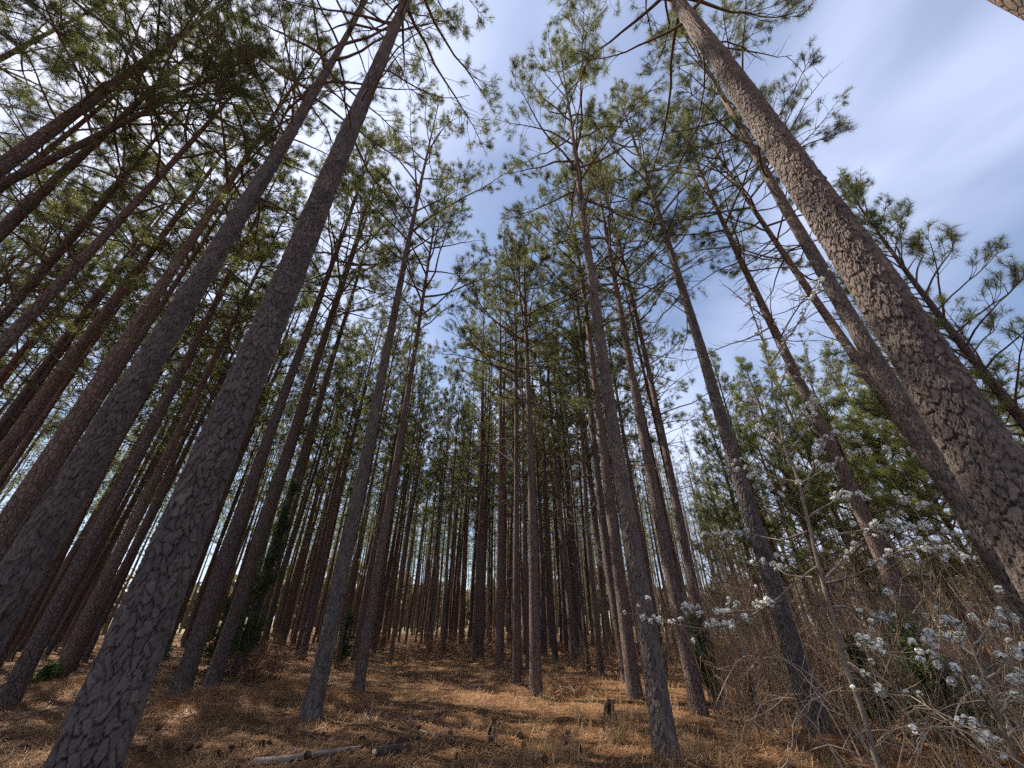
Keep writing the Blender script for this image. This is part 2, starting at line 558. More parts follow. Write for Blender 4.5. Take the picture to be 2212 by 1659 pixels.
def bark_stem(H, dbh, seed, sides, rows, z_fine, crook):
    """stem with real bark plates: a jittered cell pattern wrapped round the stem and pushed out"""
    rng = np.random.default_rng(seed)
    # rows dense up to z_fine, sparser above
    nf = int(rows * 0.8)
    z = np.concatenate([np.linspace(-0.3, z_fine, nf, endpoint=False), z_fine + (H - z_fine) * np.linspace(0, 1, rows - nf) ** 1.15])
    th = np.arange(sides) * 2 * np.pi / sides
    TH, Z = np.meshgrid(th, z)
    r = stem_r(Z, H, dbh)
    cu, cv = 0.045, 0.085
    nu = max(8, int(round(2 * math.pi * dbh / 2 / cu)))
    nv = int(H / cv) + 8
    su, sv = rng.uniform(0.02, 0.98, (nv, nu)), rng.uniform(0.02, 0.98, (nv, nu))
    hgt, tlt = rng.uniform(0, 1, (nv, nu)), rng.normal(0, 1, (nv, nu, 2))
    U = TH / (2 * np.pi) * nu
    V = (Z + 0.6) / cv
    U = U + 0.28 * np.sin(V * 1.9 + 3 * np.sin(TH)) + 0.16 * np.sin(V * 4.3 + TH * 3)
    V = V + 0.30 * np.sin(TH * 5 + V * 0.7) + 0.2 * np.sin(TH * 11 + V * 1.3)
    iu, iv = np.floor(U).astype(int), np.floor(V).astype(int)
    f1 = np.full(U.shape, 9.0); f2 = np.full(U.shape, 9.0)
    hh = np.zeros(U.shape); tt = np.zeros(U.shape)
    for a in (-1, 0, 1):
        for c in (-1, 0, 1):
            ju, jv = iu + a, np.clip(iv + c, 0, nv - 1)
            k = ju % nu
            du, dv = U - (ju + su[jv, k]), V - (iv + c + sv[jv, k])
            dd = (np.abs(du) ** 2.4 + np.abs(dv) ** 2.4) ** (1 / 2.4)
            near = dd < f1
            f2 = np.where(near, f1, np.minimum(f2, dd))
            hh = np.where(near, hgt[jv, k], hh)
            tt = np.where(near, 0.8 * tlt[jv, k, 0] * du + (0.6 * tlt[jv, k, 1] - 1.6) * dv, tt)
            f1 = np.where(near, dd, f1)
    edge = np.clip((f2 - f1 - 0.03) / 0.10, 0, 1)
    edge = edge * edge * (3 - 2 * edge)
    shallow = np.clip(0.55 + 0.6 * np.sin(U * 0.9 + 2 * np.sin(V * 0.31)) * np.sin(V * 0.55 + 1.5 * np.sin(U * 0.6)) + 0.35 * (hh - 0.5), 0.12, 1) * 0.25 + 0.75
    edge = 1 - (1 - edge) * shallow
    old = 1 - 0.55 * np.clip(Z / 14, 0, 1)
    s = dbh / 0.36
    disp = (0.015 * edge + 0.011 * hh + 0.0046 * tt - 0.018) * old * s
    disp += rng.normal(0, 0.0013, U.shape) + 0.003 * np.sin(U * 9 + 3 * np.sin(V * 5)) * np.sin(V * 7 + 2 * np.sin(U * 4)) * edge
    disp += 0.012 * s * np.sin(TH * 3 + Z * 0.5) * np.sin(Z * 0.9 + 1)
    disp *= np.clip((r - 0.01) / 0.1, 0.1, 1)
    disp += dbh * 0.10 * np.exp(-np.maximum(Z, 0) / 0.16) * (np.cos(TH * 5 + seed) + 0.6 * np.cos(TH * 3 + 2))
    sx, sy = sweep(Z, H, *crook)
    X = np.stack([sx + (r + disp) * np.cos(TH), sy + (r + disp) * np.sin(TH), Z], -1)
    n = len(z)
    i = np.arange(n - 1)[:, None] * sides; j = np.arange(sides)[None, :]; j2 = (j + 1) % sides
    mb = MB()
    mb.add(X.reshape(-1, 3), np.stack([i + j, i + j2, i + sides + j2, i + sides + j], -1).reshape(-1, 4))
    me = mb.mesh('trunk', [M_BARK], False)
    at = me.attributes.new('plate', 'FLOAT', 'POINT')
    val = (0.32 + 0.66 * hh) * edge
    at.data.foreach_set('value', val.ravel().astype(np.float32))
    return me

LANDMARKS = []                # (x, y, short phrase)
TREES = []                    # (x, y) of every stem, for spacing

def near_pine(label, base, top_dir, H, dbh, seed, sides=64, rows=260, z_fine=9.0, live=0.5, lmax=4.3, n_live=36, n_dead=18, group=None, dead_from=0.3):
    """a pine close enough that each limb is a part with its needles below it"""
    root = link('pine_tree', None, loc=base)
    root.rotation_mode = 'QUATERNION'
    root.rotation_quaternion = Vector((0, 0, 1)).rotation_difference(Vector(top_dir))
    tag(root, label, 'pine tree', group)
    rng = np.random.default_rng(seed)
    crook = (rng.uniform(0.03, 0.07), rng.uniform(0, 6))
    if sides >= 96:
        link('trunk', bark_stem(H, dbh, seed, sides, rows, z_fine, crook), root)
    else:
        zz = -0.25 + (H + 0.25) * np.linspace(0, 1, 40) ** 1.4
        sx, sy = sweep(zz, H, *crook)
        smb = MB()
        tube(smb, np.stack([sx, sy, zz], -1), stem_r(zz, H, dbh), 20)
        link('trunk', smb.mesh('trunk', [M_BARK_FAR]), root)
    stubs = [(0, 0, int(rng.integers(4)), rng.uniform(1.8, 0.4 * H), rng.uniform(0, 6.28), R(rng.uniform(0, 40)), rng.uniform(0, 6.28), rng.uniform(0.35, 0.75)) for _ in range(7)]
    for kind, li, v, z, az, el, roll, s in branch_plan(H, live, seed + 7, lmax, n_live, n_dead, dead_from) + stubs:
        sx, sy = sweep(z, H, *crook)
        Mx = frame(z, az, el, roll, s, (float(sx), float(sy)))
        if kind:
            w, n = BR_ME[li][v]
            b = link('branch', w, root); b.matrix_local = Mx
            link('needles', n, b)
        else:
            b = link('dead_branch', DB_ME[li][v], root); b.matrix_local = Mx
    TREES.append((base[0], base[1]))
    return root

def crown_mesh(H, live, seed, crook, lmax, n_live, n_dead, needle_mat, dead_from=0.3, lib=None):
    lib = lib or BR
    mb = MB()
    for kind, li, v, z, az, el, roll, s in branch_plan(H, live, seed, lmax, n_live, n_dead, dead_from):
        sx, sy = sweep(z, H, *crook)
        Mx = frame(z, az, el, roll, s, (float(sx), float(sy)))
        if kind:
            mb.merge(lib[li][v][0], Mx, 0); mb.merge(lib[li][v][1], Mx, 1)
        else:
            mb.merge(DB[li][v], Mx, 0)
    return mb.mesh('crown', [M_TWIG, needle_mat], False)

# ------------------------------------------------------------------ pines that stand out one by one
def vertical_base(x, y, dist):
    p = at_dist(x, y, dist)
    return np.array([p[0], p[1], float(ground_z(p[0], p[1]))])

def lean_between(lo, hi, dist):
    a, b = at_dist(*lo, dist), at_dist(*hi, dist)
    d = unit(b - a)
    g = a - d * (a[2] / d[2])
    g[2] = float(ground_z(g[0], g[1]))
    return g, d

UP = (0, 0, 1)
G_EDGE = 'pines lining the clearing'
specs = []
def stand(label, base, d=UP, H=22, dbh=0.33, **kw):
    specs.append((label, base, d, H, dbh, kw))

# the two rows that line the clearing, and the rows next to them
stand('thick grey pine trunk with deep plated bark beside the cut pale log', vertical_base(186, 1640, 3.5), H=22, dbh=0.27, sides=176, rows=620, z_fine=6.5)
stand('stout dark pine trunk standing behind the thick grey plated one', vertical_base(120, 1120, 5.7), H=21, dbh=0.27, sides=144, rows=520, z_fine=9)
stand('massive leaning-looking pine trunk with purple grey plates behind the blossoming shrub', vertical_base(1962, 771, 3.75), H=23, dbh=0.315, sides=176, rows=620, z_fine=8, live=0.42, n_live=38, n_dead=5, dead_from=0.35)
stand('scaly pine trunk crossing close beside the massive plated trunk', vertical_base(1764, 547, 8.6), H=22, dbh=0.30, sides=112, rows=410, z_fine=11)
b_, d_ = lean_between((1752, 625), (1506, 273), 11.0)
stand('thin leaning pine that meets the scaly trunk beside the massive one', b_, d_, H=20, dbh=0.25)
stand('pine with one sunlit flank and dark root flare amid brambles', on_ground(1773, 1590), H=21, dbh=0.27, sides=112, rows=410, z_fine=9)
stand('dark pine whose foot is veiled by white blossoms and brambles', on_ground(2065, 1568), H=21, dbh=0.28, sides=80, rows=360, z_fine=10)
stand('pine with pale ridged bark rising from straw beside the brush', on_ground(1446, 1655), H=21.4, dbh=0.24, sides=112, rows=430, z_fine=10)
stand('dark straight pine next to the small evergreen seedling', on_ground(1514, 1559), H=21, dbh=0.245, sides=80, rows=360, z_fine=11)
stand('slim pine rooted behind the evergreen seedling', on_ground(1555, 1524), H=20, dbh=0.21)
stand('pine with bright sunlit edge just behind the pale ridged pine', on_ground(1374, 1520), H=20.5, dbh=0.28, sides=80, rows=340, z_fine=11)
stand('half sunlit pine standing alone at the end of the clearing', on_ground(1158, 1513), H=17.5, dbh=0.26, sides=80, rows=340, z_fine=11)
stand('thin pine twinned with the half sunlit one at the clearing end', on_ground(1116, 1487), H=17, dbh=0.19)
stand('dark pine with a broad foot at the edge of the straw clearing', on_ground(667, 1564), H=22.5, dbh=0.27, sides=112, rows=410, z_fine=10, n_live=28)
stand('slim dark pine on a straw mound behind the broad footed one', on_ground(770, 1508), H=20.5, dbh=0.22, sides=72)
stand('dark pine with a low straw hummock piled at its foot', on_ground(383, 1511), H=21, dbh=0.29, sides=72)
stand('pine with a bent swollen foot beside the dead brush heap', on_ground(453, 1494), H=20, dbh=0.25)
stand('reddish pine rising from a small straw rise past the thick trunk', on_ground(115, 1485), H=20, dbh=0.27, sides=72)
stand('pine trunk entering from high beside the stout dark one', vertical_base(105, 410, 11.5), H=21, dbh=0.25, live=0.58)
b_, d_ = lean_between((0, 409), (451, 170), 11.0)
stand('leaning pine stem slanting across the pale glare of the sky', b_, d_, H=19, dbh=0.23, live=0.62)
stand('dark pine close against the stout dark trunk', vertical_base(191, 858, 9.5), H=20.5, dbh=0.24)
stand('pine trunk whose bark just shows in the open cloudy sky', vertical_base(2226, 5, 4.5), H=20, dbh=0.30, live=0.75, n_live=24, n_dead=4)
MARKS = ['the thick grey plated trunk', 'the stout dark trunk', 'the massive plated trunk', 'the scaly trunk', 'the thin leaning pine', 'the sunlit flank pine',
         'the blossom veiled pine', 'the pale ridged pine', 'the evergreen seedling', 'the slim pine by the seedling', 'the bright edged pine', 'the half sunlit pine',
         'the thin twinned pine', 'the broad footed pine', 'the straw mound pine', 'the hummock pine', 'the bent footed pine', 'the reddish pine',
         'the stout dark trunk', 'the slanting leaning pine', 'the stout dark trunk', 'the massive plated trunk']
for (lab, b, d, H, dbh, kw), mk in zip(specs, MARKS):
    LANDMARKS.append((b[0], b[1], mk))
for k, (lab, b, d, H, dbh, kw) in enumerate(specs):
    near_pine(lab, tuple(b), tuple(d), H, dbh, 1000 + 31 * k, group=None, **kw)

# ------------------------------------------------------------------ the rest of the stand
PROTO = []
for k in range(6):
    H = [20, 21.5, 19, 22.5, 20.5, 18.5, 21][k]
    stem, crook = plain_stem(H, [0.25, 0.27, 0.22, 0.29, 0.24, 0.21, 0.26][k], 50 + k)
    PROTO.append((stem.mesh('trunk', [M_BARK_FAR]), crown_mesh(H, [0.47, 0.5, 0.44, 0.48, 0.52, 0.46, 0.42][k], 70 + k, crook, 3.4, 31, 18, M_NEEDLE, 0.2)))

def far_pine(x, y, k, rng, label, group, s=1.0):
    root = link('pine_tree', None, loc=(x, y, float(ground_z(x, y))), rot=(rng.normal(0, 0.012), rng.normal(0, 0.012), rng.uniform(0, 6.28)))
    q = s * rng.uniform(0.88, 1.1)
    root.scale = (s * rng.uniform(0.85, 1.15),) * 2 + (q,)
    tag(root, label, 'pine tree', group)
    link('trunk', PROTO[k][0], root)
    link('crown', PROTO[k][1], root)
    TREES.append((x, y))
    return root

rng = np.random.default_rng(11)
row_az = R(-12.0)
u = np.array([math.sin(row_az), math.cos(row_az)])
nrm = np.array([math.cos(row_az), -math.sin(row_az)])
LEFT0, RIGHT0 = np.array([-2.6, 2.6]), np.array([2.6, 3.0])

def try_pine(p, zone):
    x, y = p
    d = math.hypot(x, y)
    az = math.degrees(math.atan2(x, y))
    if any((x - a) ** 2 + (y - b) ** 2 < 1.3 ** 2 for a, b in TREES):
        return
    if zone == 'left':
        if d < 7.5 or d > 34 or az < -105 or (az < -66 and d > 15):
            return
        if -12.8 < x < -6.2 and 11.5 < y < 18.5 and rng.random() < 0.6:      # a thinned strip lets the sun into the clearing
            return
        if -43 < az < -12 and d < 13.5:
            return
        if y > 0 and x > -3.2 - 0.19 * (y - 2.6) and y < 19:
            return
        lab = 'slender dark pine in the dense rows past the stout trunks' if az < -22 else 'slender pine among the backlit rows by the straw clearing'
        grp = 'dark rows of plantation pines' if az < -22 else 'backlit rows of plantation pines'
    else:
        if d < 11.5 or d > 40 or az > 27 or x > 9 or (x > 5.5 and d > 26):
            return
        if x < 0.5 - 0.25 * (y - 11) and (y < 19 or x < -3.2 - 0.19 * (y - 2.6)):
            return
        if az > 22 and d < 14:
            return
        lab = 'slender sunlit-edged pine in the rows behind the brush'
        grp = 'sunlit rows of plantation pines behind the brush'
    k = int(rng.integers(6))
    if d < 24:
        mk = min(LANDMARKS, key=lambda q: (q[0] - x) ** 2 + (q[1] - y) ** 2)[2]
        size = 'thin' if k in (2, 5) else ('thicker' if k in (1, 3) else 'slender')
        grp = f'{size} plantation pines growing nearest to {mk}'
        lab = f'{size} plantation pine with bare lower stem growing nearest to {mk}'
    far_pine(x, y, k, rng, lab, grp)

for k in range(0, 15):
    for j in range(-7, 24):
        p = LEFT0 - nrm * 2.55 * (k + 0.12) + u * (2.05 * j + rng.uniform(-0.6, 0.6)) + nrm * rng.normal(0, 0.28)
        if rng.random() < 0.93:
            try_pine(p, 'left')
for k in range(0, 9):
    for j in range(2, 28):
        p = RIGHT0 + nrm * 2.5 * k + u * (2.05 * j + rng.uniform(-0.6, 0.6)) + nrm * rng.normal(0, 0.28)
        if rng.random() < 0.93:
            try_pine(p, 'right')
# slim suppressed stems between the rows
for _ in range(420):
    d, az = rng.uniform(16, 37), rng.uniform(-46, 20)
    x, y = d * math.sin(R(az)), d * math.cos(R(az))
    if len(TREES) > 232 or any((x - a) ** 2 + (y - b) ** 2 < 0.95 ** 2 for a, b in TREES):
        continue
    if y < 19 and -3.2 - 0.19 * (y - 2.6) < x < 0.5 - 0.25 * (y - 11):
        continue
    if -12.8 < x < -6.2 and 11.5 < y < 18.5:
        continue
    o = far_pine(x, y, int(rng.choice([2, 5])), rng, 'very slim pine stem squeezed between the plantation rows', 'slim pines between the plantation rows')
    q = rng.uniform(0.55, 0.75)
    o.scale = (q, q, rng.uniform(0.8, 1.0))
n_far = len(TREES)

# young bushy pines in the sun, beyond the brush
YP = []
for k in range(2):
    H = [10.5, 13.0][k]
    stem, crook = plain_stem(H, 0.24, 150 + k)
    YP.append((stem.mesh('trunk', [M_BARK_FAR]), crown_mesh(H, 0.2, 170 + k, crook, 3.1, 72, 6, M_NEEDLE_YOUNG, 0.05, BRY)))
def young_pine(b, k, s, az, label, group=None):
    root = link('pine_tree', None, loc=tuple(b), rot=(0, 0, az), scl=s)
    tag(root, label, 'pine tree', group)
    link('trunk', YP[k][0], root); link('crown', YP[k][1], root)
young_pine(vertical_base(2110, 770, 12.5), 1, 1.0, 0.4, 'full bright pine standing apart against open sky beside the massive trunk')
for (x, d, k, s, az) in [(1660, 19, 1, 0.98, 0), (1745, 17.5, 0, 1.05, 2), (1600, 24, 1, 1.0, 4), (1820, 21, 1, 1.05, 1), (1900, 17, 0, 0.95, 3), (1985, 20, 0, 1.1, 5), (2060, 18, 0, 0.9, 2.2), (2190, 16, 1, 0.85, 0.6), (1560, 30, 0, 1.0, 1.1), (2205, 13.5, 1, 0.92, 5.1), (1700, 25, 1, 1.05, 2.7), (1870, 26, 1, 1.1, 4.4)]:
    young_pine(vertical_base(x, 1150, d), k, s, az, 'bushy bright green young pine beyond the brush and blossoms', 'young pines beyond the brush')

print('trees', n_far, time.time() - T0)

for (mx_, my_) in TREES[:len(specs)]:
    if math.hypot(mx_, my_) > 3:
        MOUNDS.append((mx_, my_, 0.11))
gx, gy = axis(-16, 16, 0.22, 1500), axis(2, 24, 0.22, 1500)
GX, GY = np.meshgrid(gx, gy)
rg = np.random.default_rng(5)
GZ = ground_z(GX, GY) + rg.normal(0, 0.008, GX.shape) * (np.hypot(GX, GY) < 40)
gm = MB()
nx, ny = len(gx), len(gy)
ii = (np.arange(ny - 1)[:, None] * nx + np.arange(nx - 1)[None, :])
gm.add(np.stack([GX, GY, GZ], -1).reshape(-1, 3), np.stack([ii, ii + 1, ii + nx + 1, ii + nx], -1).reshape(-1, 4))
tag(link('ground', gm.mesh('ground', [ground_material()])), kind='structure',
    label='forest floor covered in rust brown pine straw', cat='ground')


# ------------------------------------------------------------------ the far part of the stand, past what can be told apart
def far_stand():
    rng = np.random.default_rng(23)
    mb = MB()
    n_t = 0
    for k in range(-30, 28):
        for j in range(2, 54):
            p = RIGHT0 + nrm * 2.6 * k + u * (1.95 * j + rng.uniform(-0.9, 0.9)) + nrm * rng.normal(0, 0.8)
            x, y = p
            d, az = math.hypot(x, y), math.degrees(math.atan2(x, y))
            if d < (40 if az > -12 else 34) or d > (92 if az > -32 else 66) or az > 62 or az < -62 or (az > 30 and d > 62) or rng.random() < (0.06 if d < 60 else 0.2):
                continue
            H, r = rng.uniform(16, 22), rng.uniform(0.09, 0.15)
            zz = np.linspace(-0.3, H, 7)
            sw = rng.normal(0, 0.12, (7, 2)).cumsum(0) * 0.5
            P = np.stack([x + sw[:, 0], y + sw[:, 1], zz], -1)
            tube(mb, P, np.linspace(r, 0.015, 7), 5, 0)
            for q in range(5):          # limbs
                z = H * rng.uniform(0.3, 0.95)
                a = rng.uniform(0, 6.28); L = rng.uniform(0.6, 2.6) * (1.15 - z / H)
                b = np.array([x, y, z])
                tube(mb, [b, b + np.array([math.cos(a) * L, math.sin(a) * L, 0.4 * L])], [0.02, 0.006], 3, 0, False)
            m = 56
            t = rng.uniform(0.42, 1, m)
            rr = 2.3 * (1.02 - t) ** 0.55 * np.minimum(1, 0.5 + (t - 0.42) * 4) * np.sqrt(rng.uniform(0.02, 1, m))
            a = rng.uniform(0, 6.28, m)
            C = np.stack([x + rr * np.cos(a), y + rr * np.sin(a), t * H], -1)
            D = np.stack([np.cos(a), np.sin(a), 0.8 + 0 * a], -1); D /= np.linalg.norm(D, axis=1)[:, None]
            tufts(mb, C, D, rng, 8, (0.3, 0.62), 0.046, 1, 0.4)
            n_t += 1
    print('far stand', n_t)
    tag(link('far_pine_stand', mb.mesh('far_pine_stand', [M_BARK_FAR, M_NEEDLE], False)), 'far mass of thin pine stems closing off the clearing', 'pine stand', kind='stuff')
far_stand()

# ------------------------------------------------------------------ distant wood across the field
def distant_wood():
    rng = np.random.default_rng(21)
    mb = MB()
    for a in np.linspace(-80, 80, 420):
        d = rng.uniform(95, 125)
        x, y = d * math.sin(R(a)), d * math.cos(R(a))
        h = rng.uniform(9, 15) * (0.8 + 0.25 * math.sin(a * 0.21))
        tube(mb, [(x, y, -1), (x + rng.normal(0, .3), y, h * 0.5), (x + rng.normal(0, .8), y, h * 0.95)], [0.3, 0.2, 0.05], 4, 0)
        n = 70
        c = rng.normal(0, 1, (n, 3)); c /= np.linalg.norm(c, axis=1)[:, None]
        c = c * rng.uniform(0.4, 1, (n, 1)) ** 0.5 * np.array([2.6, 2.6, h * 0.42]) + np.array([x, y, h * 0.6])
        e1, e2 = rng.normal(0, 0.65, (n, 3)), rng.normal(0, 0.65, (n, 3))
        mb.add(np.stack([c - e1, c + e1, c + e2], 1).reshape(-1, 3), np.arange(3 * n).reshape(-1, 3), 1)
    far = leaf_material('bare_far_woods', (0.10, 0.085, 0.055), (0.17, 0.14, 0.09), 0.3, 0.15, False)
    tag(link('distant_wood', mb.mesh('distant_wood', [M_TWIG, far], False)), 'pale brown line of distant woods across the field', 'woods', kind='stuff')
distant_wood()

# ------------------------------------------------------------------ litter on the forest floor
def sector_points(n, d0, d1, a0, a1, rng, power=1.0):
    d = d0 + (d1 - d0) * rng.uniform(0, 1, n) ** power
    a = np.radians(rng.uniform(a0, a1, n))
    return d * np.sin(a), d * np.cos(a)

def lay_straw():
    rng = np.random.default_rng(31)
    n = 135000
    x, y = sector_points(n, 3.5, 24, -60, 60, rng, 1.3)
    clump = np.sin(x * 2.1 + np.sin(y * 1.7)) * np.sin(y * 2.6 + np.sin(x * 1.3)) + 0.5 * np.sin(x * 5.3 + y * 3.1)
    z = ground_z(x, y) + np.maximum(0, rng.normal(0.012, 0.014, n)) * (1 + np.maximum(clump, -0.6))
    yaw = rng.uniform(0, 6.28, n)
    pit = rng.normal(0.0, 0.25, n)
    L = rng.uniform(0.10, 0.20, n)
    w = rng.uniform(0.0035, 0.007, n)
    dx, dy, dz = np.cos(yaw) * np.cos(pit), np.sin(yaw) * np.cos(pit), np.abs(np.sin(pit))
    b = np.stack([x, y, z], -1)
    t = b + np.stack([dx, dy, dz], -1) * L[:, None]
    s = np.stack([-np.sin(yaw), np.cos(yaw), np.zeros(n)], -1) * w[:, None]
    mb = MB()
    mb.add(np.stack([b - s, b + s, t], 1).reshape(-1, 3), np.arange(3 * n).reshape(-1, 3))
    tag(link('pine_straw', mb.mesh('pine_straw', [M_STRAW], False)), 'loose rust coloured pine straw over the forest floor', 'pine straw', kind='stuff')
lay_straw()

def dry_grass():
    rng = np.random.default_rng(32)
    mb = MB()
    def blades(px, py, n, h, spread, m=0):
        k = len(px)
        bx = np.repeat(px, n) + rng.normal(0, spread, k * n)
        by = np.repeat(py, n) + rng.normal(0, spread, k * n)
        bz = ground_z(bx, by) - 0.01
        N = k * n
        a = rng.uniform(0, 6.28, N)
        lean = np.abs(rng.normal(0.35, 0.25, N))
        hh = rng.uniform(h[0], h[1], N)
        b = np.stack([bx, by, bz], -1)
        q = np.stack([np.cos(a) * np.sin(lean), np.sin(a) * np.sin(lean), np.cos(lean)], -1)
        mid = b + q * (hh * 0.55)[:, None]
        q2 = unit_rows(q + np.stack([np.cos(a), np.sin(a), -0.5 + 0 * a], -1) * rng.uniform(0.2, 0.9, N)[:, None])
        tip = mid + q2 * (hh * 0.5)[:, None]
        s = np.stack([-np.sin(a), np.cos(a), 0 * a], -1) * 0.0028
        V = np.stack([b - s, b + s, mid + s * 0.8, mid - s * 0.8, tip], 1).reshape(-1, 3)
        o = np.arange(N)[:, None] * 5
        mb.add(V, o + np.array([[0, 1, 2, 3]]), m)
        mb.f3.append((o + np.array([[3, 2, 4]]) + (mb.n - 5 * N), m))
    def unit_rows(v):
        return v / np.linalg.norm(v, axis=1)[:, None]
    x, y = sector_points(520, 6, 20, 2, 55, rng, 0.9)
    blades(x, y, 22, (0.10, 0.34), 0.10)
    x, y = sector_points(260, 7, 18, -55, 5, rng, 0.9)
    blades(x, y, 16, (0.07, 0.22), 0.12)
    x, y = sector_points(420, 15, 34, -50, 50, rng, 1)
    blades(x, y, 16, (0.15, 0.55), 0.25)
    tag(link('dry_grass', mb.mesh('dry_grass', [M_DRYGRASS], False)), 'tufts of dry tan grass scattered over the straw', 'dry grass', kind='stuff')
dry_grass()

# ------------------------------------------------------------------ bare saplings and undergrowth
def sapling_mesh(H, seed, twigs=34, m=M_GREYTWIG, leafy=0, stems=1, r0=None):
    rng = np.random.default_rng(seed)
    mb = MB()
    for _ in range(stems):
        P = wander(rng, (0, 0, -0.06), (rng.normal(0, 0.12) * (1 + stems), rng.normal(0, 0.12) * (1 + stems), 1), H * rng.uniform(0.75, 1), 9, 0.09, 0.03)
        rr = r0 or (0.005 + 0.0042 * H)
        tube(mb, P, np.linspace(rr, 0.003, 10), 5)
        C = []
        for t in rng.uniform(0.18, 0.98, twigs // stems):
            i = min(int(t * 9), 8)
            p = P[i] + (P[i + 1] - P[i]) * (t * 9 - i)
            a = rng.uniform(0, 6.28)
            d = unit([math.cos(a), math.sin(a), rng.uniform(0.1, 1.1)])
            L = H * rng.uniform(0.08, 0.28) * (1.15 - t * 0.6)
            S = wander(rng, p, d, L, 4, 0.18, 0.05)
            tube(mb, S, np.linspace(0.0035 + 0.0018 * L, 0.0016, 5), 3, 0, False)
            for _k in range(int(rng.integers(1, 4))):
                j = int(rng.integers(1, 4))
                S2 = wander(rng, S[j], unit(unit(S[j + 1] - S[j]) + rng.normal(0, 0.6, 3)), L * rng.uniform(0.25, 0.55), 3, 0.2)
                tube(mb, S2, np.linspace(0.0025, 0.0012, 4), 3, 0, False)
                C.append(S2[-1])
        if leafy:
            C = np.array(C); C = np.repeat(C, leafy, 0) + rng.normal(0, 0.05, (len(C) * leafy, 3))
            e1, e2 = rng.normal(0, 0.022, C.shape), rng.normal(0, 0.03, C.shape)
            mb.add(np.stack([C - e1, C + e1, C + e2], 1).reshape(-1, 3), np.arange(3 * len(C)).reshape(-1, 3), 1)
    return mb

SAP = [sapling_mesh(h, 400 + k, 30, stems=st).mesh('sapling', [M_GREYTWIG if k % 2 else M_BROWNTWIG]) for k, (h, st) in enumerate([(2.2, 1), (3.4, 1), (4.6, 1), (1.6, 3), (2.8, 2), (5.5, 1), (1.2, 4)])]
SHRUB = [sapling_mesh(h, 430 + k, 48, leafy=3, stems=5).mesh('shrub', [M_BROWNTWIG, M_DEADLEAF], False) for k, h in enumerate([0.7, 1.0, 1.3])]

rng = np.random.default_rng(41)
def free(x, y, r=0.35):
    return all((x - a) ** 2 + (y - b) ** 2 > r * r for a, b in TREES)
n_s = 0
while n_s < 170:
    x, y = sector_points(1, 8.2, 26, 16, 56, rng, 1.0)
    x, y = float(x[0]), float(y[0])
    az = math.degrees(math.atan2(x, y))
    if not free(x, y) or (az < 24 and math.hypot(x, y) < 13):
        continue
    k = int(rng.integers(7))
    o = link('bare_sapling', SAP[k], loc=(x, y, float(ground_z(x, y))), rot=(rng.normal(0, 0.06), rng.normal(0, 0.06), rng.uniform(0, 6.28)), scl=rng.uniform(0.75, 1.2))
    tag(o, 'thin bare twiggy sapling in the thicket beyond the brambles', 'sapling', 'bare saplings of the thicket')
    n_s += 1
n_s = 0
while n_s < 46:
    x, y = sector_points(1, 13.5, 30, -34, 24, rng, 1.0)
    x, y = float(x[0]), float(y[0])
    if not free(x, y) or (math.hypot(x, y) < 16 and -16 < math.degrees(math.atan2(x, y)) < 2):
        continue
    o = link('leafy_shrub', SHRUB[int(rng.integers(3))], loc=(x, y, float(ground_z(x, y))), rot=(0, 0, rng.uniform(0, 6.28)), scl=rng.uniform(0.6, 1.25))
    tag(o, 'low withered brown shrub among the pine feet past the clearing', 'shrub', 'withered shrubs between the pines')
    n_s += 1

def undergrowth():
    rng = np.random.default_rng(51)
    mb = MB()
    for k in range(2900):
        far = k % 3 == 0
        x, y = sector_points(1, 8.5 if not far else 14, 17 if not far else 32, 22 if not far else 8, 58, rng, 1.0)
        x, y = float(x[0]), float(y[0])
        z = float(ground_z(x, y))
        h = rng.uniform(0.5, 2.4) * (1.9 if far else 1) * rng.choice([0.6, 1.0, 1.5])
        P = wander(rng, (x, y, z - 0.03), (rng.normal(0, 0.2), rng.normal(0, 0.2), 1), h, 5, 0.11, 0.0)
        tube(mb, P, np.linspace(rng.choice([0.004, 0.006, 0.012]), 0.002, 6), 3, int(rng.random() < 0.5), False)
        for _ in range(3):
            j = int(rng.integers(1, 5))
            S = wander(rng, P[j], unit(rng.normal(0, 1, 3) + np.array([0, 0, 0.8])), h * rng.uniform(0.12, 0.35), 3, 0.2)
            tube(mb, S, np.linspace(0.003, 0.0015, 4), 3, 0, False)
    for k in range(1500):
        x, y = sector_points(1, 19, 52, -52, 24, rng, 0.9)
        x, y = float(x[0]), float(y[0])
        h = rng.uniform(0.3, 1.5)
        P = wander(rng, (x, y, float(ground_z(x, y)) - 0.03), (rng.normal(0, 0.4), rng.normal(0, 0.4), 1), h, 4, 0.2, -0.03)
        tube(mb, P, np.linspace(rng.uniform(0.008, 0.016), 0.004, 5), 3, 0, False)
    tag(link('undergrowth', mb.mesh('undergrowth', [M_BROWNTWIG, M_PALETWIG], False)), 'dense tangle of dry brown stems below the blossoms', 'undergrowth', kind='stuff')
undergrowth()

